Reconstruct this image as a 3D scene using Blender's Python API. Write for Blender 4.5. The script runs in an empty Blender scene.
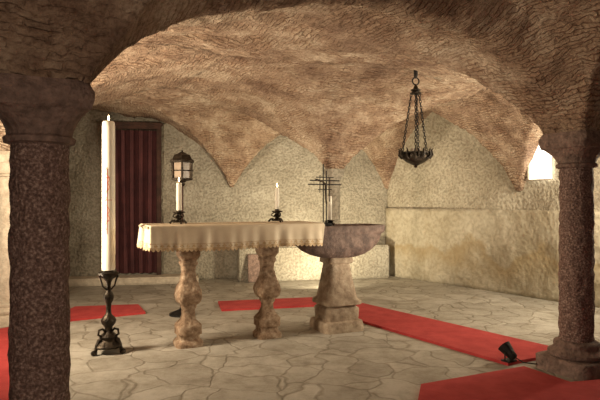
import bpy, bmesh, math, random
import numpy as np
from mathutils import Vector, Matrix, noise
random.seed(4)
S=bpy.context.scene
COL=S.collection
try:
    S.view_settings.view_transform='Standard'
except Exception: pass

# ---------------------------------------------------------------- materials
def newmat(name):
    m=bpy.data.materials.new(name); m.use_nodes=True
    nt=m.node_tree; b=nt.nodes['Principled BSDF']
    return m,nt,b
def N(nt,t,**k):
    n=nt.nodes.new(t)
    for a,v in k.items(): setattr(n,a,v)
    return n
def ramp(nt,src,stops):
    r=N(nt,'ShaderNodeValToRGB'); cr=r.color_ramp
    while len(cr.elements)<len(stops): cr.elements.new(0.5)
    for e,(p,c) in zip(cr.elements,stops):
        e.position=p; e.color=(*c,1)
    nt.links.new(src,r.inputs[0]); return r
def noisy(name,c1,c2,scale=8,rough=.85,bump=.3,bscale=40,dist=.02,metal=0,detail=6,c3=None):
    m,nt,b=newmat(name)
    tc=N(nt,'ShaderNodeTexCoord')
    n=N(nt,'ShaderNodeTexNoise'); n.inputs['Scale'].default_value=scale; n.inputs['Detail'].default_value=detail
    n.inputs['Roughness'].default_value=.65
    nt.links.new(tc.outputs['Object'],n.inputs['Vector'])
    st=[(.35,c1),(.65,c2)]
    if c3: st=[(.3,c1),(.5,c2),(.68,c3)]
    r=ramp(nt,n.outputs['Fac'],st)
    nt.links.new(r.outputs[0],b.inputs['Base Color'])
    b.inputs['Roughness'].default_value=rough; b.inputs['Metallic'].default_value=metal
    if bump:
        n2=N(nt,'ShaderNodeTexNoise'); n2.inputs['Scale'].default_value=bscale; n2.inputs['Detail'].default_value=4
        nt.links.new(tc.outputs['Object'],n2.inputs['Vector'])
        bp=N(nt,'ShaderNodeBump'); bp.inputs['Strength'].default_value=bump; bp.inputs['Distance'].default_value=dist
        nt.links.new(n2.outputs['Fac'],bp.inputs['Height']); nt.links.new(bp.outputs[0],b.inputs['Normal'])
    return m
def emis(name,c,s):
    m,nt,b=newmat(name)
    b.inputs['Base Color'].default_value=(*c,1)
    b.inputs['Emission Color'].default_value=(*c,1); b.inputs['Emission Strength'].default_value=s
    return m

M_granite=noisy('granite',(.05,.030,.026),(.18,.11,.09),scale=80,bump=1.0,bscale=60,dist=.015,c3=(.46,.34,.29))
M_cap=noisy('capital_stone',(.12,.08,.065),(.28,.19,.155),scale=22,bump=.8,bscale=50)
M_pale=noisy('pale_stone',(.42,.36,.28),(.64,.57,.46),scale=12,bump=.5,bscale=40)
M_leg=noisy('brown_stone',(.15,.09,.05),(.33,.225,.145),scale=24,bump=.8,bscale=45,dist=.012,c3=(.52,.41,.30))
M_ped=noisy('pedestal_stone',(.24,.175,.12),(.40,.315,.23),scale=16,bump=.7,bscale=45,dist=.012,c3=(.54,.45,.34))
M_basin=noisy('basin_stone',(.06,.04,.034),(.14,.095,.08),scale=14,bump=.7,bscale=35,rough=.7,c3=(.24,.17,.14))
M_bronze=noisy('dark_bronze',(.012,.009,.007),(.06,.045,.03),scale=20,bump=.4,bscale=60,rough=.4,metal=.7)
M_iron=noisy('black_iron',(.008,.008,.008),(.03,.027,.025),scale=20,bump=.3,bscale=60,rough=.5,metal=.5)
M_wax=noisy('wax',(.82,.78,.66),(.88,.84,.74),scale=6,bump=0,rough=.45)
M_redwax=noisy('red_wax',(.5,.08,.04),(.6,.14,.08),scale=10,bump=0,rough=.5)
M_flame=emis('flame',(1,.72,.35),14)
M_wood=noisy('dark_wood',(.03,.014,.010),(.08,.035,.025),scale=9,bump=.4,bscale=50)
M_curtain=noisy('curtain',(.05,.013,.016),(.095,.026,.028),scale=5,bump=.2,bscale=80,rough=.9)
M_carpet=noisy('red_carpet',(.38,.030,.032),(.50,.058,.055),scale=7,bump=.5,bscale=250,dist=.006,rough=.95)
M_cloth=noisy('altar_linen',(.72,.61,.44),(.84,.74,.57),scale=5,bump=.15,bscale=120,dist=.005,rough=.5)
M_gold=noisy('gold_trim',(.50,.34,.17),(.76,.60,.38),scale=60,bump=.5,bscale=120,dist=.005,rough=.5)
M_glassy=noisy('lantern_glass',(.25,.19,.14),(.42,.33,.25),scale=4,bump=0,rough=.2)
M_dark=noisy('dark_niche',(.015,.01,.01),(.03,.02,.02),scale=4,bump=0)

def roughcast(name,c1,c2,c3,stain=None,bs=.9,vs=40,dk=.7):
    m,nt,b=newmat(name); tc=N(nt,'ShaderNodeTexCoord')
    n=N(nt,'ShaderNodeTexNoise'); n.inputs['Scale'].default_value=1.3; n.inputs['Detail'].default_value=9; n.inputs['Roughness'].default_value=.66
    nt.links.new(tc.outputs['Object'],n.inputs['Vector'])
    r=ramp(nt,n.outputs['Fac'],[(.34,c1),(.5,c2),(.64,c3)])
    v=N(nt,'ShaderNodeTexNoise'); v.inputs['Scale'].default_value=vs; v.inputs['Detail'].default_value=4
    nt.links.new(tc.outputs['Object'],v.inputs['Vector'])
    mx=N(nt,'ShaderNodeMixRGB',blend_type='MULTIPLY'); mx.inputs[0].default_value=.8
    r2=ramp(nt,v.outputs['Fac'],[(.38,(dk,dk*.97,dk*.93)),(.58,(1,1,1))])
    nt.links.new(r.outputs[0],mx.inputs[1]); nt.links.new(r2.outputs[0],mx.inputs[2])
    out=mx
    if stain:
        sp=N(nt,'ShaderNodeSeparateXYZ'); nt.links.new(tc.outputs['Object'],sp.inputs[0])
        n3=N(nt,'ShaderNodeTexNoise'); n3.inputs['Scale'].default_value=2.2; n3.inputs['Detail'].default_value=6
        nt.links.new(tc.outputs['Object'],n3.inputs['Vector'])
        a=N(nt,'ShaderNodeMath',operation='MULTIPLY_ADD'); a.inputs[1].default_value=.9; nt.links.new(n3.outputs['Fac'],a.inputs[0]); nt.links.new(sp.outputs['Z'],a.inputs[2])
        r3=ramp(nt,a.outputs[0],[(.6,(0,0,0)),(.92,(.65,.65,.65)),(1.2,(.0,.0,.0))])
        mx2=N(nt,'ShaderNodeMixRGB'); nt.links.new(r3.outputs[0],mx2.inputs[0]); nt.links.new(out.outputs[0],mx2.inputs[1]); mx2.inputs[2].default_value=(*stain,1)
        out=mx2
    nt.links.new(out.outputs[0],b.inputs['Base Color'])
    bp=N(nt,'ShaderNodeBump'); bp.inputs['Strength'].default_value=bs; bp.inputs['Distance'].default_value=.03
    nt.links.new(v.outputs['Fac'],bp.inputs['Height']); nt.links.new(bp.outputs[0],b.inputs['Normal'])
    b.inputs['Roughness'].default_value=.95
    return m
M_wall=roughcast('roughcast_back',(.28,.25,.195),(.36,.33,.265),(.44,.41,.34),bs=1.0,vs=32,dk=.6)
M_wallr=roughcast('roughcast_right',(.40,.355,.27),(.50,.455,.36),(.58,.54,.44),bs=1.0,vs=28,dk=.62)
M_dado=roughcast('plaster_dado',(.40,.35,.25),(.51,.465,.36),(.60,.56,.45),stain=(.36,.27,.14),bs=.5,vs=20,dk=.75)

def ceiling_mat():
    m,nt,b=newmat('vault_masonry')
    at=N(nt,'ShaderNodeAttribute',attribute_name='course'); tc=N(nt,'ShaderNodeTexCoord')
    nz=N(nt,'ShaderNodeTexNoise'); nz.inputs['Scale'].default_value=10; nz.inputs['Detail'].default_value=4
    nt.links.new(tc.outputs['Object'],nz.inputs['Vector'])
    ad=N(nt,'ShaderNodeVectorMath',operation='MULTIPLY_ADD'); ad.inputs[1].default_value=(.12,.085,.0)
    nt.links.new(nz.outputs['Color'],ad.inputs[0]); nt.links.new(at.outputs['Vector'],ad.inputs[2])
    br=N(nt,'ShaderNodeTexBrick'); br.inputs['Scale'].default_value=1.0; br.offset=.43
    br.inputs['Brick Width'].default_value=.13; br.inputs['Row Height'].default_value=.040; br.inputs['Mortar Size'].default_value=.008; br.inputs['Mortar Smooth'].default_value=.8
    br.inputs['Color1'].default_value=(1,1,1,1); br.inputs['Color2'].default_value=(.5,.5,.5,1); br.inputs['Mortar'].default_value=(.05,.05,.05,1)
    nt.links.new(ad.outputs[0],br.inputs['Vector'])
    n=N(nt,'ShaderNodeTexNoise'); n.inputs['Scale'].default_value=1.9; n.inputs['Detail'].default_value=12; n.inputs['Roughness'].default_value=.76
    nt.links.new(tc.outputs['Object'],n.inputs['Vector'])
    r=ramp(nt,n.outputs['Fac'],[(.36,(.25,.155,.105)),(.5,(.48,.35,.25)),(.62,(.70,.58,.45))])
    rc=ramp(nt,br.outputs['Color'],[(.0,(.55,.45,.39)),(.45,(.78,.68,.61)),(.75,(.94,.89,.84)),(1,(1.0,1.0,1.0))])
    pn=N(nt,'ShaderNodeTexNoise'); pn.inputs['Scale'].default_value=4.5; pn.inputs['Detail'].default_value=6
    nt.links.new(tc.outputs['Object'],pn.inputs['Vector'])
    pr=ramp(nt,pn.outputs['Fac'],[(.38,(.25,.25,.25)),(.6,(1,1,1))])
    mx=N(nt,'ShaderNodeMixRGB',blend_type='MULTIPLY'); nt.links.new(pr.outputs[0],mx.inputs[0])
    nt.links.new(r.outputs[0],mx.inputs[1]); nt.links.new(rc.outputs[0],mx.inputs[2])
    n5=N(nt,'ShaderNodeTexNoise'); n5.inputs['Scale'].default_value=34; n5.inputs['Detail'].default_value=5; n5.inputs['Roughness'].default_value=.7
    nt.links.new(tc.outputs['Object'],n5.inputs['Vector'])
    r5=ramp(nt,n5.outputs['Fac'],[(.36,(.5,.45,.41)),(.52,(1,1,1))])
    mx3=N(nt,'ShaderNodeMixRGB',blend_type='MULTIPLY'); mx3.inputs[0].default_value=.75
    nt.links.new(mx.outputs[0],mx3.inputs[1]); nt.links.new(r5.outputs[0],mx3.inputs[2])
    nt.links.new(mx3.outputs[0],b.inputs['Base Color'])
    q=N(nt,'ShaderNodeMath',operation='MULTIPLY'); nt.links.new(br.outputs['Color'],q.inputs[0]); nt.links.new(pr.outputs[0],q.inputs[1])
    s=N(nt,'ShaderNodeMath',operation='MULTIPLY_ADD'); s.inputs[1].default_value=.7
    nt.links.new(q.outputs[0],s.inputs[0]); nt.links.new(n5.outputs['Fac'],s.inputs[2])
    bp=N(nt,'ShaderNodeBump'); bp.inputs['Strength'].default_value=1.0; bp.inputs['Distance'].default_value=.038
    nt.links.new(s.outputs[0],bp.inputs['Height']); nt.links.new(bp.outputs[0],b.inputs['Normal'])
    b.inputs['Roughness'].default_value=.95
    return m
M_ceil=ceiling_mat()
def floor_mat():
    m,nt,b=newmat('flagstones'); tc=N(nt,'ShaderNodeTexCoord')
    nz=N(nt,'ShaderNodeTexNoise'); nz.inputs['Scale'].default_value=3; nt.links.new(tc.outputs['Object'],nz.inputs['Vector'])
    ad=N(nt,'ShaderNodeVectorMath',operation='MULTIPLY_ADD'); ad.inputs[1].default_value=(.35,.35,0)
    nt.links.new(nz.outputs['Color'],ad.inputs[0]); nt.links.new(tc.outputs['Object'],ad.inputs[2])
    v=N(nt,'ShaderNodeTexVoronoi',feature='DISTANCE_TO_EDGE'); v.inputs['Scale'].default_value=3.2
    v2=N(nt,'ShaderNodeTexVoronoi',feature='F1'); v2.inputs['Scale'].default_value=3.2
    nt.links.new(ad.outputs[0],v.inputs['Vector']); nt.links.new(ad.outputs[0],v2.inputs['Vector'])
    hs=N(nt,'ShaderNodeSeparateColor'); nt.links.new(v2.outputs['Color'],hs.inputs[0])
    r=ramp(nt,hs.outputs[0],[(0,(.38,.355,.305)),(.5,(.44,.415,.36)),(1,(.50,.475,.42))])
    n=N(nt,'ShaderNodeTexNoise'); n.inputs['Scale'].default_value=4; n.inputs['Detail'].default_value=12; n.inputs['Roughness'].default_value=.8
    nt.links.new(tc.outputs['Object'],n.inputs['Vector'])
    rn=ramp(nt,n.outputs['Fac'],[(.38,(.58,.55,.50)),(.57,(1,1,1))])
    mx=N(nt,'ShaderNodeMixRGB',blend_type='MULTIPLY'); mx.inputs[0].default_value=.9
    nt.links.new(r.outputs[0],mx.inputs[1]); nt.links.new(rn.outputs[0],mx.inputs[2])
    re=ramp(nt,v.outputs['Distance'],[(0,(.55,.51,.45)),(.04,(1,1,1))])
    mx2=N(nt,'ShaderNodeMixRGB',blend_type='MULTIPLY'); mx2.inputs[0].default_value=.8
    nt.links.new(mx.outputs[0],mx2.inputs[1]); nt.links.new(re.outputs[0],mx2.inputs[2])
    nt.links.new(mx2.outputs[0],b.inputs['Base Color'])
    s=N(nt,'ShaderNodeMath',operation='MULTIPLY_ADD'); s.inputs[1].default_value=.9
    nt.links.new(n.outputs['Fac'],s.inputs[0]); nt.links.new(re.outputs[0],s.inputs[2])
    bp=N(nt,'ShaderNodeBump'); bp.inputs['Strength'].default_value=.65; bp.inputs['Distance'].default_value=.016
    nt.links.new(s.outputs[0],bp.inputs['Height']); nt.links.new(bp.outputs[0],b.inputs['Normal'])
    b.inputs['Roughness'].default_value=.6
    return m
M_floor=floor_mat()

# ---------------------------------------------------------------- mesh helpers
def mesh_obj(name,verts,faces,mat,smooth=False,parent=None,loc=None,rotz=0):
    me=bpy.data.meshes.new(name); me.from_pydata([tuple(v) for v in verts],[],faces); me.update()
    bm=bmesh.new(); bm.from_mesh(me); bmesh.ops.recalc_face_normals(bm,faces=bm.faces); bm.to_mesh(me); bm.free()
    if smooth:
        for p in me.polygons: p.use_smooth=True
    o=bpy.data.objects.new(name,me); COL.objects.link(o)
    if mat: me.materials.append(mat)
    if parent: o.parent=parent
    if loc: o.location=loc
    o.rotation_euler[2]=rotz
    return o
def empty(name,loc=(0,0,0),rotz=0):
    e=bpy.data.objects.new(name,None); e.empty_display_size=.1; COL.objects.link(e); e.location=loc; e.rotation_euler[2]=rotz; return e
def lathe(name,prof,mat,parent=None,loc=(0,0,0),rotz=0,segs=40,n=2,smooth=True,sy=1.0,rough=0,rscale=8):
    vs=[];fs=[]
    for k,p in enumerate(prof):
        z,r=p[0],p[1]; nn=p[2] if len(p)>2 and p[2] else n; ry=p[3] if len(p)>3 else r*sy
        for i in range(segs):
            a=2*math.pi*(i+.5)/segs; c,s=math.cos(a),math.sin(a)
            q=1/((abs(c)**nn+abs(s)**nn)**(1/nn))
            x,y=r*q*c,ry*q*s
            if rough:
                d=noise.noise(Vector((x*rscale+loc[0]*3,y*rscale+loc[1],z*rscale)))*rough
                f=1+d/max(r,.02); x*=f;y*=f
            vs.append((x,y,z))
    m=len(prof)
    for k in range(m-1):
        for i in range(segs):
            j=(i+1)%segs
            fs.append((k*segs+i,k*segs+j,(k+1)*segs+j,(k+1)*segs+i))
    fs.append(tuple(range(segs))[::-1]); fs.append(tuple((m-1)*segs+i for i in range(segs)))
    o=mesh_obj(name,vs,fs,mat,smooth,parent,loc,rotz)
    if smooth:
        o.modifiers.new('es','EDGE_SPLIT').split_angle=math.radians(50)
    return o
def box(name,c,s,mat,parent=None,rotz=0,bev=.006):
    bm=bmesh.new(); bmesh.ops.create_cube(bm,size=1)
    bmesh.ops.scale(bm,vec=s,verts=bm.verts)
    if bev: bmesh.ops.bevel(bm,geom=list(bm.edges),offset=bev,segments=2,affect='EDGES')
    me=bpy.data.meshes.new(name); bm.to_mesh(me); bm.free(); me.materials.append(mat)
    o=bpy.data.objects.new(name,me); COL.objects.link(o); o.location=c; o.rotation_euler[2]=rotz
    if parent:o.parent=parent
    return o
def tube(name,pts,r,mat,parent=None,cyclic=False,smooth=True,rad=None):
    cu=bpy.data.curves.new(name,'CURVE'); cu.dimensions='3D'; cu.bevel_depth=r; cu.bevel_resolution=3; cu.use_fill_caps=True
    sp=cu.splines.new('POLY'); sp.points.add(len(pts)-1)
    for i,(p,q) in enumerate(zip(sp.points,pts)):
        p.co=(*q,1)
        if rad: p.radius=rad[i]
    sp.use_cyclic_u=cyclic
    o=bpy.data.objects.new(name,cu); COL.objects.link(o)
    dg=bpy.context.evaluated_depsgraph_get(); dg.update()
    me=bpy.data.meshes.new_from_object(o.evaluated_get(dg)); 
    bpy.data.objects.remove(o)
    me.materials.clear(); me.materials.append(mat)
    for p in me.polygons:p.use_smooth=True
    o=bpy.data.objects.new(name,me); COL.objects.link(o)
    if parent:o.parent=parent
    return o
def ring(name,c,R,r,mat,parent=None,axis='z',n=24,ry=None):
    ry=ry or R; pts=[]
    for i in range(n):
        a=2*math.pi*i/n; x,y=R*math.cos(a),ry*math.sin(a)
        pts.append({'z':(c[0]+x,c[1]+y,c[2]),'y':(c[0]+x,c[1],c[2]+y),'x':(c[0],c[1]+x,c[2]+y)}[axis])
    return tube(name,pts,r,mat,parent,cyclic=True)

# ---------------------------------------------------------------- vault
UA=math.radians(29.1)
C1=(-1.04,2.24);C2=(1.92,3.89);C3=(-2.80,5.40);CB=(.42,6.9)
CD_A=math.atan2(-.815,.58)
SUP=[(*C1,1.60,UA,.15,.80,1.5,.62),(*C2,1.60,UA,.15,.80,1.5,.62),(*C3,1.60,UA,.15,.85,1.5,.62),(*CB,1.50,UA,.07,.92,1.5,.74),
 (-4.0,.59,1.6,UA,.15,.8,1.5,.62),(.61,-.75,1.6,UA,.15,.8,1.5,.62),(3.57,.93,1.6,UA,.15,.8,1.5,.62),(-4.7,4.2,1.6,UA,.15,.8,1.5,.62),
 (-1.02,8.37,1.40,math.radians(10.5),.04,1.0,1.4,.80),
 (-4.0,7.81,1.40,math.radians(10.5),.05,1.3,1.5,.8),
 (1.37,8.83,1.35,CD_A,.05,1.25,1.45,.74),
 (2.72,6.93,1.32,CD_A,.05,1.25,1.45,.74),
 (4.45,4.5,1.4,CD_A,.06,1.1,1.5,.9)]
ARCHES=[(C1,C2,.30,.24,.6)]
def vault(X,Y):
    best=np.full(X.shape,9.0); U=np.zeros_like(X);V=np.zeros_like(X)
    for k,(sx,sy,z0,a,d0,H,R,p) in enumerate(SUP):
        dx=X-sx;dy=Y-sy
        lx=dx*math.cos(a)+dy*math.sin(a); ly=-dx*math.sin(a)+dy*math.cos(a)
        ax,ay=np.abs(lx),np.abs(ly)
        d=np.maximum(ax,ay); other=np.where(ax>ay,ly,lx)
        t=np.clip((d-d0)/R,0,None); tc=np.clip(t,0,1)
        h=z0+H*(1-(1-tc)**2)**p+np.clip(t-1,0,None)*R*.10
        m=h<best
        best=np.where(m,h,best); U=np.where(m,other+k*.37,U)
        V=np.where(m,d+ (h-z0)*.8,V)
    for (p,q,amt,w,fall) in ARCHES:
        dx,dy=q[0]-p[0],q[1]-p[1]; L=math.hypot(dx,dy); ex,ey=dx/L,dy/L
        s=(X-p[0])*ex+(Y-p[1])*ey; n=-(X-p[0])*ey+(Y-p[1])*ex
        on=1/(1+np.exp(-(s+.1)*12))/(1+np.exp(-(L-s+.1)*12))
        f=amt*(1-fall*np.clip(s/L,0,1))*np.exp(-np.abs(n/w)**2.4)*on
        best=np.where(best>1.6,1.6+(best-1.6)*(1-f),best)
    return best,U,V
def vh(x,y): return float(vault(np.array([x]),np.array([y]))[0][0])
st=.026
xs=np.arange(-5.1,5.75,st); ys=np.arange(-1.6,9.3,st)
GX,GY=np.meshgrid(xs,ys)
Z,U,V=vault(GX,GY)
ny,nx=Z.shape
zf=Z.ravel().copy(); uf=U.ravel(); vf=V.ravel(); xf=GX.ravel(); yf=GY.ravel()
for i in range(len(zf)):
    p3=Vector((xf[i],yf[i],zf[i]))
    zf[i]+=.045*noise.noise(p3*1.6)+.022*noise.noise(p3*5.5)+.020*noise.noise(Vector((uf[i]*9,vf[i]*19,0)))+.010*noise.noise(p3*17)
idx=np.arange(ny*nx).reshape(ny,nx)
F=np.stack([idx[:-1,:-1].ravel(),idx[1:,:-1].ravel(),idx[1:,1:].ravel(),idx[:-1,1:].ravel()],axis=1)
me=bpy.data.meshes.new('ceiling')
me.from_pydata(np.stack([xf,yf,zf],1).tolist(),[],F.tolist()); me.update()
at=me.attributes.new('course','FLOAT_VECTOR','POINT')
at.data.foreach_set('vector',np.stack([uf,vf,np.zeros_like(uf)],1).ravel().astype(np.float32))
me.polygons.foreach_set('use_smooth',[True]*len(me.polygons))
me.materials.append(M_ceil)
ceil=bpy.data.objects.new('ceiling',me); COL.objects.link(ceil)

# ---------------------------------------------------------------- floor & walls
mesh_obj('floor',[(-5.3,-1.8,-.0),(5.9,-1.8,0),(5.9,9.6,0),(-5.3,9.6,0),(-5.3,-1.8,-.1),(5.9,-1.8,-.1),(5.9,9.6,-.1),(-5.3,9.6,-.1)],
 [(0,1,2,3),(4,5,6,7),(0,1,5,4),(1,2,6,5),(2,3,7,6),(3,0,4,7)],M_floor)
def wall(name,p,q,mat,h=2.95,th=.2,z0=0,side=1,grid=True):
    p=Vector((*p,0));q=Vector((*q,0)); d=(q-p).normalized(); n=Vector((-d.y,d.x,0))*side*th
    L=(q-p).length
    vs=[];fs=[]
    nu=max(2,int(L/.05)); nv=int((h-z0)/.05)
    for j in range(nv+1):
        for i in range(nu+1):
            b=p.lerp(q,i/nu); z=z0+(h-z0)*j/nv
            e=noise.noise(Vector((b.x*2.2,b.y*2.2,z*2.2)))*.03+noise.noise(Vector((b.x*8,b.y*8,z*8)))*.016
            v=b+n.normalized()*(e+.01); vs.append((v.x,v.y,z))
    for j in range(nv):
        for i in range(nu):
            a=j*(nu+1)+i; fs.append((a,a+1,a+nu+2,a+nu+1))
    o=len(vs)
    for b,z in ((p,z0),(q,z0),(q,h),(p,h)):
        vs.append((b.x+n.x,b.y+n.y,z))
    fs.append((o,o+1,o+2,o+3))
    bot=list(range(0,nu+1)); top=[nv*(nu+1)+i for i in range(nu+1)]
    fs.append(tuple(bot+[o+1,o])); fs.append(tuple(top+[o+2,o+3]))
    fs.append(tuple([j*(nu+1) for j in range(nv+1)]+[o+3,o])); fs.append(tuple([j*(nu+1)+nu for j in range(nv+1)]+[o+2,o+1]))
    return mesh_obj(name,vs,fs,mat,True)
def bw(x): return 8.555+.186*x
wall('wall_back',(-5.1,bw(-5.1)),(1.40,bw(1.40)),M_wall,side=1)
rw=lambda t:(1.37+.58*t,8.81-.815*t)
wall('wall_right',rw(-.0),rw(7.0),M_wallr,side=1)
wall('wall_right_side',rw(7.0),(rw(7)[0],-1.6),M_wall,side=1)
wall('wall_left',(-5.0,bw(-5)),(-5.0,-1.6),M_wall,side=-1)
wall('wall_front',(-5.1,-1.5),(5.6,-1.5),M_wall,side=-1)
def off(pt,d): return (pt[0]-.815*d,pt[1]-.58*d)
wall('trim_right',off(rw(.0),.035),off(rw(6.9),.035),M_dado,h=1.055,th=.05)
ba=math.atan(.186)
def bench(name,x0,x1,h,d,mat):
    cx=(x0+x1)/2; L=(x1-x0)/math.cos(ba)
    c=Vector((cx,bw(cx),h/2))+Vector((math.sin(ba),-math.cos(ba),0))*(d/2+.005)
    return box(name,c,(L,d,h),mat,rotz=ba,bev=.02)
bench('stone_bench',-.95,1.30,.50,.32,M_wall)
bench('threshold_step',-3.4,-1.5,.10,.35,M_pale)

# ---------------------------------------------------------------- columns
def column(loc,mat,cm=None):
    cm=cm or (M_cap if mat!=M_pale else M_pale)
    e=empty('stone_column',(loc[0],loc[1],0),UA)
    lathe('shaft',[(.16+ (1.43-.16)*i/40,.112-.004*i/40) for i in range(41)],mat,e,segs=48,rough=.012,rscale=22)
    lathe('plinth',[(0,.20,12),(.09,.20,12),(.10,.19,12)],cm,e,rough=.006)
    lathe('base_torus',[(.10,.17),(.115,.185),(.135,.185),(.15,.16),(.165,.145),(.18,.15),(.2,.145),(.215,.118)],cm,e,rough=.004)
    lathe('capital',[(1.40,.115,2),(1.405,.132,2),(1.425,.135,2),(1.435,.120,2),(1.46,.122,2.6),(1.49,.135,3.5),(1.515,.15,5),(1.53,.158,8),(1.535,.170,12),(1.57,.180,14),(1.60,.184,14),(1.64,.17,14)],cm,e,rough=.010,rscale=18)
    return e
column(C1,M_granite); column(C2,M_granite); column(C3,M_pale)
e=empty('stone_column',(CB[0],CB[1],0),UA)
lathe('shaft',[(.1+1.34*i/30,.075) for i in range(31)],M_wall,e,segs=40,rough=.006,rscale=20)
lathe('plinth',[(0,.13,12),(.10,.13,12),(.115,.10,4)],M_wall,e)
lathe('capital',[(1.42,.078),(1.43,.088,3),(1.50,.10,6),(1.56,.10,8)],M_wall,e,rough=.006)
for s in SUP[4:7]: column((s[0],s[1]),M_granite)

# ---------------------------------------------------------------- carpets
def carpet(pts,th=.022):
    n=len(pts); vs=[(x,y,.0) for x,y in pts]+[(x,y,th) for x,y in pts]
    fs=[tuple(range(n)),tuple(range(n,2*n))]+[(i,(i+1)%n,n+(i+1)%n,n+i) for i in range(n)]
    return mesh_obj('red_carpet',vs,fs,M_carpet)
carpet([(.60,6.45),(.36,5.75),(1.48,3.98),(1.60,4.05),(1.95,4.22),(2.0,4.42)])
carpet([(.76,3.52),(1.56,3.90),(1.72,3.56),(2.3,3.70),(2.9,4.0),(3.6,3.0),(1.6,1.9),(.45,2.4)],.024)
carpet([(-.94,6.42),(.12,6.67),(.20,6.66),(.20,6.2),(-.83,5.93)])
carpet([(-1.8,6.23),(-1.6,5.8),(-2.38,5.35),(-1.5,3.0),(-1.5,1.2),(-3.4,1.2),(-2.75,5.0),(-2.45,5.35),(-2.45,6.1)])

# ---------------------------------------------------------------- altar
TA=math.radians(25.1)
alt=empty('altar_table',(-.87,4.58,0),TA)
key=[(0,.11),(.03,.11),(.045,.10),(.06,.085),(.09,.085),(.10,.10),(.165,.10),(.185,.085),(.21,.062),(.25,.050),(.29,.048),(.315,.060),(.33,.060),(.345,.08),(.37,.098),(.41,.104),(.45,.098),(.49,.078),(.53,.062),(.58,.055),(.64,.054),(.66,.068),(.675,.068),(.69,.060),(.71,.075),(.73,.088),(.955,.088)]
prof_leg=[]
for (z0,r0),(z1,r1) in zip(key[:-1],key[1:]):
    k=max(1,int((z1-z0)/.015))
    for j in range(k): prof_leg.append((z0+(z1-z0)*j/k,r0+(r1-r0)*j/k))
prof_leg.append(key[-1])
lathe('leg_1',prof_leg,M_leg,alt,(-.045,0,0),n=5,rough=.006,rscale=26)
lathe('leg_2',prof_leg,M_leg,alt,(.645,0,0),n=5,rough=.006,rscale=27)
box('slab',(.325,0,.968),(1.46,.42,.022),M_ped,alt)
def cloth():
    x0,x1,y0,y1=-.385,1.07,-.225,.225; zt=.985
    pts=[]
    def seg(a,b,n):
        for i in range(n): t=i/n; pts.append((a[0]+(b[0]-a[0])*t,a[1]+(b[1]-a[1])*t))
    seg((x0,y0),(x1,y0),240); seg((x1,y0),(x1,y1),40); seg((x1,y1),(x0,y1),240); seg((x0,y1),(x0,y0),70)
    n=len(pts); K=20; vs=[]; fs=[]
    def hang(x,y):
        if x>x1-.001 : return .018
        return .180+.006*math.sin(x*5+1)
    for k in range(K+1):
        for i,(x,y) in enumerate(pts):
            h=hang(x,y); t=k/K
            nxv=(-1 if x<x0+.001 else 0)+(1 if x>x1-.001 else 0); nyv=(-1 if y<y0+.001 else 0)+(1 if y>y1-.001 else 0)
            w=.012*math.sin((x*1.0+y)*26+1.8*math.sin(x*9))+.005*math.sin(x*64+y*60)
            o=(.006+w*t+.010*t) if t>0 else 0
            vs.append((x+nxv*o,y+nyv*o,zt-h*t))
    for k in range(K):
        for i in range(n):
            j=(i+1)%n; fs.append((k*n+i,k*n+j,(k+1)*n+j,(k+1)*n+i))
    fs.append(tuple(range(n)))
    o=mesh_obj('cloth',vs,fs,M_cloth,False,alt)
    for p in o.data.polygons:
        if len(p.vertices)==4: p.use_smooth=True
    def nrm(x,y,e): return Vector(((-1 if x<x0+.001 else 0)+(1 if x>x1-.001 else 0),(-1 if y<y0+.001 else 0)+(1 if y>y1-.001 else 0),0))*e
    fv=[];ff=[]
    for i in range(n):
        x,y,z=vs[K*n+i]; x2,y2,z2=vs[K*n+(i+1)%n]
        if z>.9 or z2>.9: continue
        b=len(fv); q=(i%6)/6; q2=(i%6+1)/6
        L1=.006+.016*math.sin(math.pi*q); L2=.006+.016*math.sin(math.pi*q2)
        fv+= [(x,y,z+.003),(x2,y2,z2+.003),(x2,y2,z2-L2),(x,y,z-L1)]
        ff.append((b,b+1,b+2,b+3))
    mesh_obj('lace_edge',fv,ff,M_gold,False,alt)
    for nm,ka,kb in (('hem_band',K-1,K),('upper_band',K-5,K-4)):
        bv=[];bf=[];pr=None
        for i in range(n+1):
            q=i%n
            if vs[K*n+q][2]>.9: pr=None; continue
            x,y=pts[q]; nn=nrm(x,y,.002)
            a=Vector(vs[ka*n+q]); b2=Vector(vs[kb*n+q])
            if nm!='hem_band': a=a.lerp(b2,.45)
            bv+= [tuple(a+nn),tuple(b2+nn)]
            if pr is not None: bf.append((pr,pr+1,len(bv)-1,len(bv)-2))
            pr=len(bv)-2
        mesh_obj(nm,bv,bf,M_gold,True,alt)
    bv=[];bf=[]
    for i in range(3,n-8,8):
        x,y=pts[i]
        if vs[K*n+i][2]>.9 or vs[K*n+i+6][2]>.9: continue
        nn=nrm(x,y,.0025)
        p0=Vector(vs[(K-2)*n+i])+nn; p1=Vector(vs[(K-1)*n+i+3])+nn*1.3; p2=Vector(vs[(K-2)*n+i+6])+nn; p3=Vector(vs[(K-4)*n+i+3])+nn*1.3
        b=len(bv); bv+=[tuple(p0),tuple(p1),tuple(p2),tuple(p3)]; bf.append((b,b+1,b+2,b+3))
    mesh_obj('embroidery',bv,bf,M_gold,False,alt)
cloth()

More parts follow.
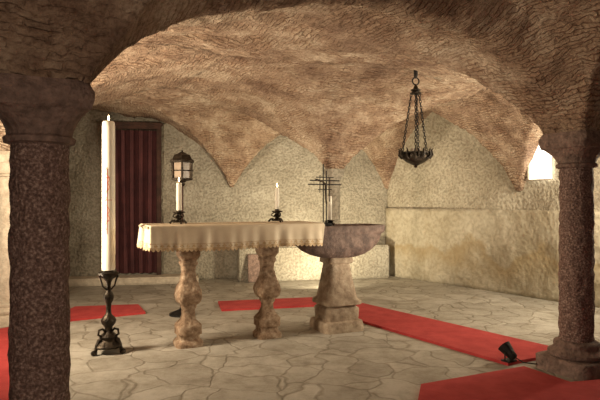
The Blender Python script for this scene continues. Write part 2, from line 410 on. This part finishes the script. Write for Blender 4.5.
# ---------------------------------------------------------------- basin on pedestal
def tpos(a,p=0): return (-.87+.9056*a-.4242*p, 4.58+.4242*a+.9056*p)
px_,py_=tpos(1.33)
font=empty('stone_font',(px_,py_,0),TA)
lathe('pedestal',[(0,.20,9),(.05,.20,9),(.09,.19,9),(.10,.16,8),(.13,.165,8),(.20,.165,8),(.225,.14,8),(.24,.185,8),(.27,.185,8),(.295,.155,7),(.40,.132,7),(.50,.115,7),(.60,.100,7),(.612,.125,7),(.64,.13,6),(.66,.12,6)],M_ped,font,rough=.006,rscale=20,sy=.95)
lathe('basin',[(.655,.12,3,.10),(.665,.19,3,.13),(.685,.26,3,.155),(.72,.33,3,.18),(.76,.38,3,.195),(.81,.412,3.2,.205),(.86,.425,3.5,.208),(.875,.425,4,.208),(.885,.445,4,.218),(.90,.455,4,.222),(.935,.455,4,.224),(.95,.45,4,.222),(.951,.40,4,.18),(.94,.39,4,.172)],M_basin,font,segs=64,rough=.010,rscale=14)
cx_,cy_=tpos(1.21)
cru=empty('iron_altar_cross',(cx_,cy_,.946),TA)
box('foot',(0,0,.012),(.12,.08,.024),M_iron,cru)
for nm,x,z0,z1,r in (('upright_1',-.016,.02,.56,.0055),('upright_2',.016,.02,.50,.0055),('upright_3',.05,.22,.44,.004),('upright_4',-.05,.30,.46,.004)):
    tube(nm,[(x,0,z0),(x,0,z1)],r,M_iron,cru)
for nm,z,w,r in (('bar_1',.41,.15,.0055),('bar_2',.375,.17,.0055),('bar_3',.44,.09,.004),('bar_4',.33,.07,.004)):
    tube(nm,[(-w,0,z),(w,0,z)],r,M_iron,cru)
tube('corpus',[(-.10,-.012,.42),(-.03,-.012,.40),(0,-.012,.38),(0,-.012,.28),(.01,-.014,.2)],.008,M_bronze,cru)
# ---------------------------------------------------------------- candles
def flame(par,z,k=1):
    lathe('wick',[(z-.004,.0015),(z+.012,.001)],M_dark,par,segs=6)
    lathe('flame',[(z+.006*k,.001),(z+.012*k,.005*k),(z+.02*k,.0065*k),(z+.03*k,.0045*k),(z+.042*k,.0008)],M_flame,par,segs=12)
def altar_candle(a,p,ch,cr,lit=False,hold=.115,z=.986):
    x,y=tpos(a,p); e=empty('altar_candlestick',(x,y,z),TA)
    k=hold/.115
    lathe('holder',[(.012*k,.05),(.018*k,.052),(.028*k,.03),(.038*k,.016),(.046*k,.026),(.058*k,.034),(.07*k,.02),(.08*k,.016),(.088*k,.04),(.096*k,.05),(.10*k,.05),(.102*k,.022),(.115*k,.020)],M_bronze,e,segs=24)
    for i in range(3):
        t=2*math.pi*i/3+.5; c,s=math.cos(t),math.sin(t)
        tube(f'foot_{i+1}',[(c*.03,s*.03,.03*k),(c*.055,s*.055,.028*k),(c*.072,s*.072,.012),(c*.078,s*.078,.006)],.008,M_bronze,e)
        tube(f'scroll_{i+1}',[(c*.02,s*.02,.045*k),(c*.05,s*.05,.06*k),(c*.045,s*.045,.075*k),(c*.02,s*.02,.085*k)],.005,M_bronze,e)
    lathe('candle',[(.11*k,cr),(.11*k+ch*.98,cr*.93),(.11*k+ch,cr*.5)],M_wax,e,segs=20)
    if lit: flame(e,.11*k+ch)
    return e
altar_candle(-.12,0,.225,.023,lit=True)
altar_candle(.74,.0,.190,.019,lit=True)
altar_candle(1.31,.09,.225,.020,hold=.05,z=.946)
pc=empty('paschal_candle_stand',(-1.48,4.33,0),.3)
lathe('stem',[(.10,.06),(.13,.07),(.15,.045),(.17,.028),(.20,.03),(.225,.05),(.25,.058),(.275,.045),(.30,.022),(.34,.018),(.38,.022),(.41,.036),(.44,.042),(.465,.03),(.48,.018),(.52,.016),(.55,.022),(.57,.035),(.59,.065),(.61,.078),(.622,.078),(.626,.06),(.64,.06)],M_bronze,pc,segs=28)
lathe('base',[(.045,.09,3),(.06,.10,3),(.08,.085,3),(.10,.06,3),(.12,.05,3)],M_bronze,pc,segs=28)
for i in range(3):
    t=2*math.pi*i/3-.5; c,s=math.cos(t),math.sin(t)
    tube(f'foot_{i+1}',[(c*.04,s*.04,.12),(c*.08,s*.08,.105),(c*.10,s*.10,.06),(c*.11,s*.11,.025),(c*.125,s*.125,.018)],.015,M_bronze,pc,rad=[1,1.2,.9,1,.8])
    lathe(f'paw_{i+1}',[(0,.01),(.006,.022),(.02,.025),(.034,.018),(.04,.006)],M_bronze,pc,(c*.12,s*.12,0),segs=14)
    tube(f'scroll_{i+1}',[(c*.05,s*.05,.13),(c*.085,s*.085,.15),(c*.08,s*.08,.185),(c*.05,s*.05,.19),(c*.03,s*.03,.17)],.009,M_bronze,pc)
    tube(f'leaf_{i+1}',[(c*.02,s*.02,.49),(c*.05,s*.05,.52),(c*.065,s*.065,.57),(c*.08,s*.08,.60)],.007,M_bronze,pc)
lathe('candle',[(.636,.050),(.66,.050),(1.74,.048),(1.778,.046),(1.788,.038),(1.782,.015)],M_wax,pc,segs=36)
RR=.0493
for i,(z,w) in enumerate(((1.35,.02),(1.18,.035),(1.02,.02))):
    pts=[]
    for k in range(9):
        f=(k-4)/4*w; a=-math.pi/2-.2+f/.047; pts.append((math.cos(a)*RR,math.sin(a)*RR,z))
    tube(f'cross_bar_{i+1}',pts,.0022,M_redwax,pc)
a=-math.pi/2-.2
tube('cross_post',[(math.cos(a)*RR,math.sin(a)*RR,z) for z in (.92,1.05,1.2,1.42)],.0024,M_redwax,pc)
for j in range(4):
    pts=[]
    for k in range(14):
        f=k/13; aa=a+(.35*math.sin(f*6.3))*(1 if j%2 else -1); pts.append((math.cos(aa)*RR,math.sin(aa)*RR,.95+j*.12+f*.12))
    tube(f'vine_{j+1}',pts,.0018,M_redwax,pc)
flame(pc,1.784,1.3)

# ---------------------------------------------------------------- processional lantern
ln=empty('processional_lantern',(-1.21,5.75,0),.2)
lathe('foot',[(0,.13),(.02,.13),(.035,.09),(.06,.03),(.08,.02)],M_iron,ln,segs=28)
tube('pole',[(0,0,.05),(0,0,1.36)],.013,M_wood,ln)
lathe('socket',[(1.32,.02),(1.34,.035),(1.36,.03),(1.375,.05),(1.385,.12),(1.40,.125),(1.405,.11)],M_bronze,ln,segs=6,smooth=False)
lathe('glass',[(1.405,.095),(1.56,.10)],M_glassy,ln,segs=6,smooth=False)
for i in range(6):
    t=2*math.pi*(i+.5)/6; c,s=math.cos(t),math.sin(t)
    tube(f'post_{i+1}',[(c*.106,s*.106,1.39),(c*.112,s*.112,1.58)],.011,M_bronze,ln)
lathe('roof',[(1.56,.12),(1.565,.138),(1.585,.135),(1.60,.11),(1.64,.09),(1.655,.05),(1.665,.035),(1.675,.012),(1.69,.006)],M_bronze,ln,segs=6,smooth=False)
ring('band',(0,0,1.48),.110,.006,M_bronze,ln)
lathe('candle_inside',[(1.40,.015),(1.50,.015)],M_wax,ln,segs=12)

# ---------------------------------------------------------------- hanging sanctuary lamp
hx,hy=1.12,5.42; hz=vh(hx,hy)
hl=empty('hanging_lamp',(hx,hy,0),.3)
def chain(pfx,p,q,r=.0045,L=.036):
    p=Vector(p);q=Vector(q);n=max(1,int((q-p).length/(L*.8))); d=(q-p).normalized()
    a=d.orthogonal().normalized(); b=d.cross(a)
    bmv=[];bmf=[]
    for i in range(n):
        c=p+(q-p)*((i+.5)/n); s=a if i%2 else b
        K=10;T=5
        base=len(bmv)
        for k in range(K):
            an=2*math.pi*k/K; ctr=c+d*(math.cos(an)*L*.5)+s*(math.sin(an)*L*.27)
            rad=(d*math.cos(an)+s*math.sin(an)).normalized(); bi=d.cross(s).normalized()
            for t in range(T):
                tt=2*math.pi*t/T; bmv.append(ctr+rad*math.cos(tt)*r+bi*math.sin(tt)*r)
        for k in range(K):
            for t in range(T):
                k2=(k+1)%K;t2=(t+1)%T
                bmf.append((base+k*T+t,base+k*T+t2,base+k2*T+t2,base+k2*T+t))
    return mesh_obj(pfx,bmv,bmf,M_iron,True,hl)
HZ=min(2.33,hz-.03)
ring('hook_ring',(0,0,HZ),.035,.007,M_iron,hl,axis='y')
lathe('ceiling_hook',[(HZ+.028,.012),(HZ+.05,.02),(hz+.04,.02)],M_iron,hl,segs=16)
lathe('crown',[(2.20,.002),(2.205,.05),(2.215,.058),(2.225,.035),(2.245,.05),(2.26,.025),(HZ-.03,.008)],M_bronze,hl,segs=20)
for i in range(3):
    t=2*math.pi*i/3+.2; c,s=math.cos(t),math.sin(t)
    chain(f'chain_{i+1}',(c*.045,s*.045,2.21),(c*.135,s*.135,1.66))
    tube(f'arm_{i+1}',[(c*.135,s*.135,1.66),(c*.17,s*.17,1.655),(c*.165,s*.165,1.61),(c*.12,s*.12,1.60)],.009,M_bronze,hl)
chain('chain_centre',(0,0,2.21),(0,0,1.68))
lathe('bowl',[(1.49,.004),(1.50,.018),(1.51,.012),(1.52,.035),(1.54,.08),(1.57,.12),(1.60,.138),(1.625,.132),(1.632,.148),(1.643,.148),(1.645,.12),(1.62,.11)],M_bronze,hl,segs=32)
lathe('oil_glass',[(1.58,.03),(1.64,.045),(1.68,.05)],M_glassy,hl,segs=20)
for i in range(12):
    t=2*math.pi*i/12; c,s=math.cos(t),math.sin(t)
    tube(f'leaf_{i+1}',[(c*.13,s*.13,1.58),(c*.158,s*.158,1.615),(c*.15,s*.15,1.66),(c*.168,s*.168,1.68)],.010,M_bronze,hl,rad=[1.3,1.3,.9,.2])

# ---------------------------------------------------------------- curtained door
dx=-2.39
dr=empty('door_1',(dx,bw(dx)-.02,0),ba)
for nm,c,s in (('jamb_left',(-.345,-.03,1.185),(.065,.10,2.17)),('jamb_right',(.345,-.03,1.185),(.065,.10,2.17)),('lintel',(0,-.03,2.235),(.755,.11,.075))):
    box(nm,c,s,M_wood,dr)
box('cornice',(0,-.05,2.275),(.80,.15,.03),M_wood,dr)
vs=[];fs=[];nn=160;mm=20
for j in range(mm+1):
    for i in range(nn+1):
        x=-.32+.64*i/nn; z=.13+2.07*j/mm
        t=j/mm
        vs.append((x,-.045+.030*math.sin(x*52+1.2*math.sin(t*2+x*7))+.008*math.sin(x*150),z))
for j in range(mm):
    for i in range(nn):
        a=j*(nn+1)+i; fs.append((a,a+1,a+nn+2,a+nn+1))
mesh_obj('curtain',vs,fs,M_curtain,True,dr)
tube('curtain_rod',[(-.32,-.08,2.185),(.32,-.08,2.185)],.009,M_bronze,dr)

# ---------------------------------------------------------------- windows in right wall
M_win=emis('daylight_pane',(1,.95,.84),2.2)
def window(name,t,hw,z0,z1):
    wx,wy=rw(t)
    w=empty(name,(wx-.815*.03,wy-.58*.03,0),CD_A)
    pts=[(-hw,z0),(hw,z0),(hw,z1)]+[(hw*math.cos(a),z1+hw*.8*math.sin(a)) for a in [math.pi*k/12 for k in range(1,12)]]+[(-hw,z1)]
    mesh_obj('pane',[(x,0,z) for x,z in pts],[tuple(range(len(pts)))],M_win,False,w)
    tube('frame',[(x,-.01,z) for x,z in pts],.014,M_pale,w,cyclic=True)
window('window_1',2.62,.16,1.42,1.72)
window('window_2',3.75,.34,1.16,1.50)

# ---------------------------------------------------------------- floor spotlight
def floor_spot(x,y,rz,zb=.023):
    fl=empty('floor_spotlight',(x,y,zb),rz)
    box('base_plate',(0,0,.006),(.10,.08,.012),M_iron,fl)
    tube('yoke',[(-.045,0,.012),(-.048,0,.062),(-.04,0,.067)],.005,M_iron,fl)
    tube('yoke_2',[(.045,0,.012),(.048,0,.062),(.04,0,.067)],.005,M_iron,fl)
    h=lathe('housing',[(-.06,.018),(-.05,.03),(-.01,.034),(.0,.038),(.05,.048),(.055,.05),(.056,.042),(.045,.03)],M_iron,fl,(0,0,.067),segs=24)
    h.rotation_euler=(math.radians(-50),0,0)
    tube('cable',[(0,-.05,.04),(.02,-.1,.012),(.08,-.16,.005),(.2,-.14,.005),(.34,-.2,.005)],.004,M_iron,fl)
floor_spot(1.50,4.02,.6)
pl=empty('leaning_shadow_slab',(-.62,8.05,0),ba)  # dark slab stands in for a slanted patch of shadow by the bench
o=box('slab',(0,0,.20),(.26,.025,.40),M_cap,pl); o.rotation_euler[0]=math.radians(-12)

# ---------------------------------------------------------------- lights
def area(name,loc,tgt,size,power,col):
    l=bpy.data.lights.new(name,'AREA'); l.size=size; l.energy=power; l.color=col
    o=bpy.data.objects.new(name,l); COL.objects.link(o); o.location=loc
    o.rotation_euler=(Vector(tgt)-Vector(loc)).to_track_quat('-Z','Y').to_euler(); return o
def spot(name,loc,tgt,power,ang,col,r=.05):
    l=bpy.data.lights.new(name,'SPOT'); l.energy=power; l.color=col; l.spot_size=math.radians(ang); l.spot_blend=.8; l.shadow_soft_size=r
    o=bpy.data.objects.new(name,l); COL.objects.link(o); o.location=loc
    o.rotation_euler=(Vector(tgt)-Vector(loc)).to_track_quat('-Z','Y').to_euler(); return o
area('lamp_left',(-2.5,3.75,1.30),(.8,6.4,1.65),.35,92,(1,.80,.56))
area('lamp_right',(3.15,4.7,1.40),(.3,6.7,1.7),.35,44,(1,.82,.58))
area('fill_front',(-.2,-.4,1.25),(.4,4.5,.35),.9,20,(1,.78,.60))  # unseen fill added behind the camera to brighten the near columns
area('lamp_back_low',(.42,7.3,.12),(.2,8.6,1.9),.15,50,(1,.84,.56))
area('lamp_right_bay',(3.7,5.0,1.5),(2.2,7.8,1.7),.3,52,(1,.89,.67))
spot('spotlight_beam',(1.47,4.09,.16),(.45,5.6,2.4),95,100,(1,.84,.62))
spot('fill_uplight_left',(-2.45,4.35,.16),(-.8,5.3,2.4),105,100,(1,.84,.62))  # unseen uplight added beyond the left frame edge, grades the vault, no fixture
wd=bpy.data.worlds.new('World'); S.world=wd; wd.use_nodes=True
wd.node_tree.nodes['Background'].inputs[0].default_value=(.05,.03,.025,1); wd.node_tree.nodes['Background'].inputs[1].default_value=.3

cam=bpy.data.cameras.new('cam'); cam.sensor_width=36; cam.lens=33.6; cam.clip_start=.02
co=bpy.data.objects.new('camera',cam); COL.objects.link(co); co.location=(0,0,1.18); co.rotation_euler=(math.radians(90),0,0)
S.camera=co
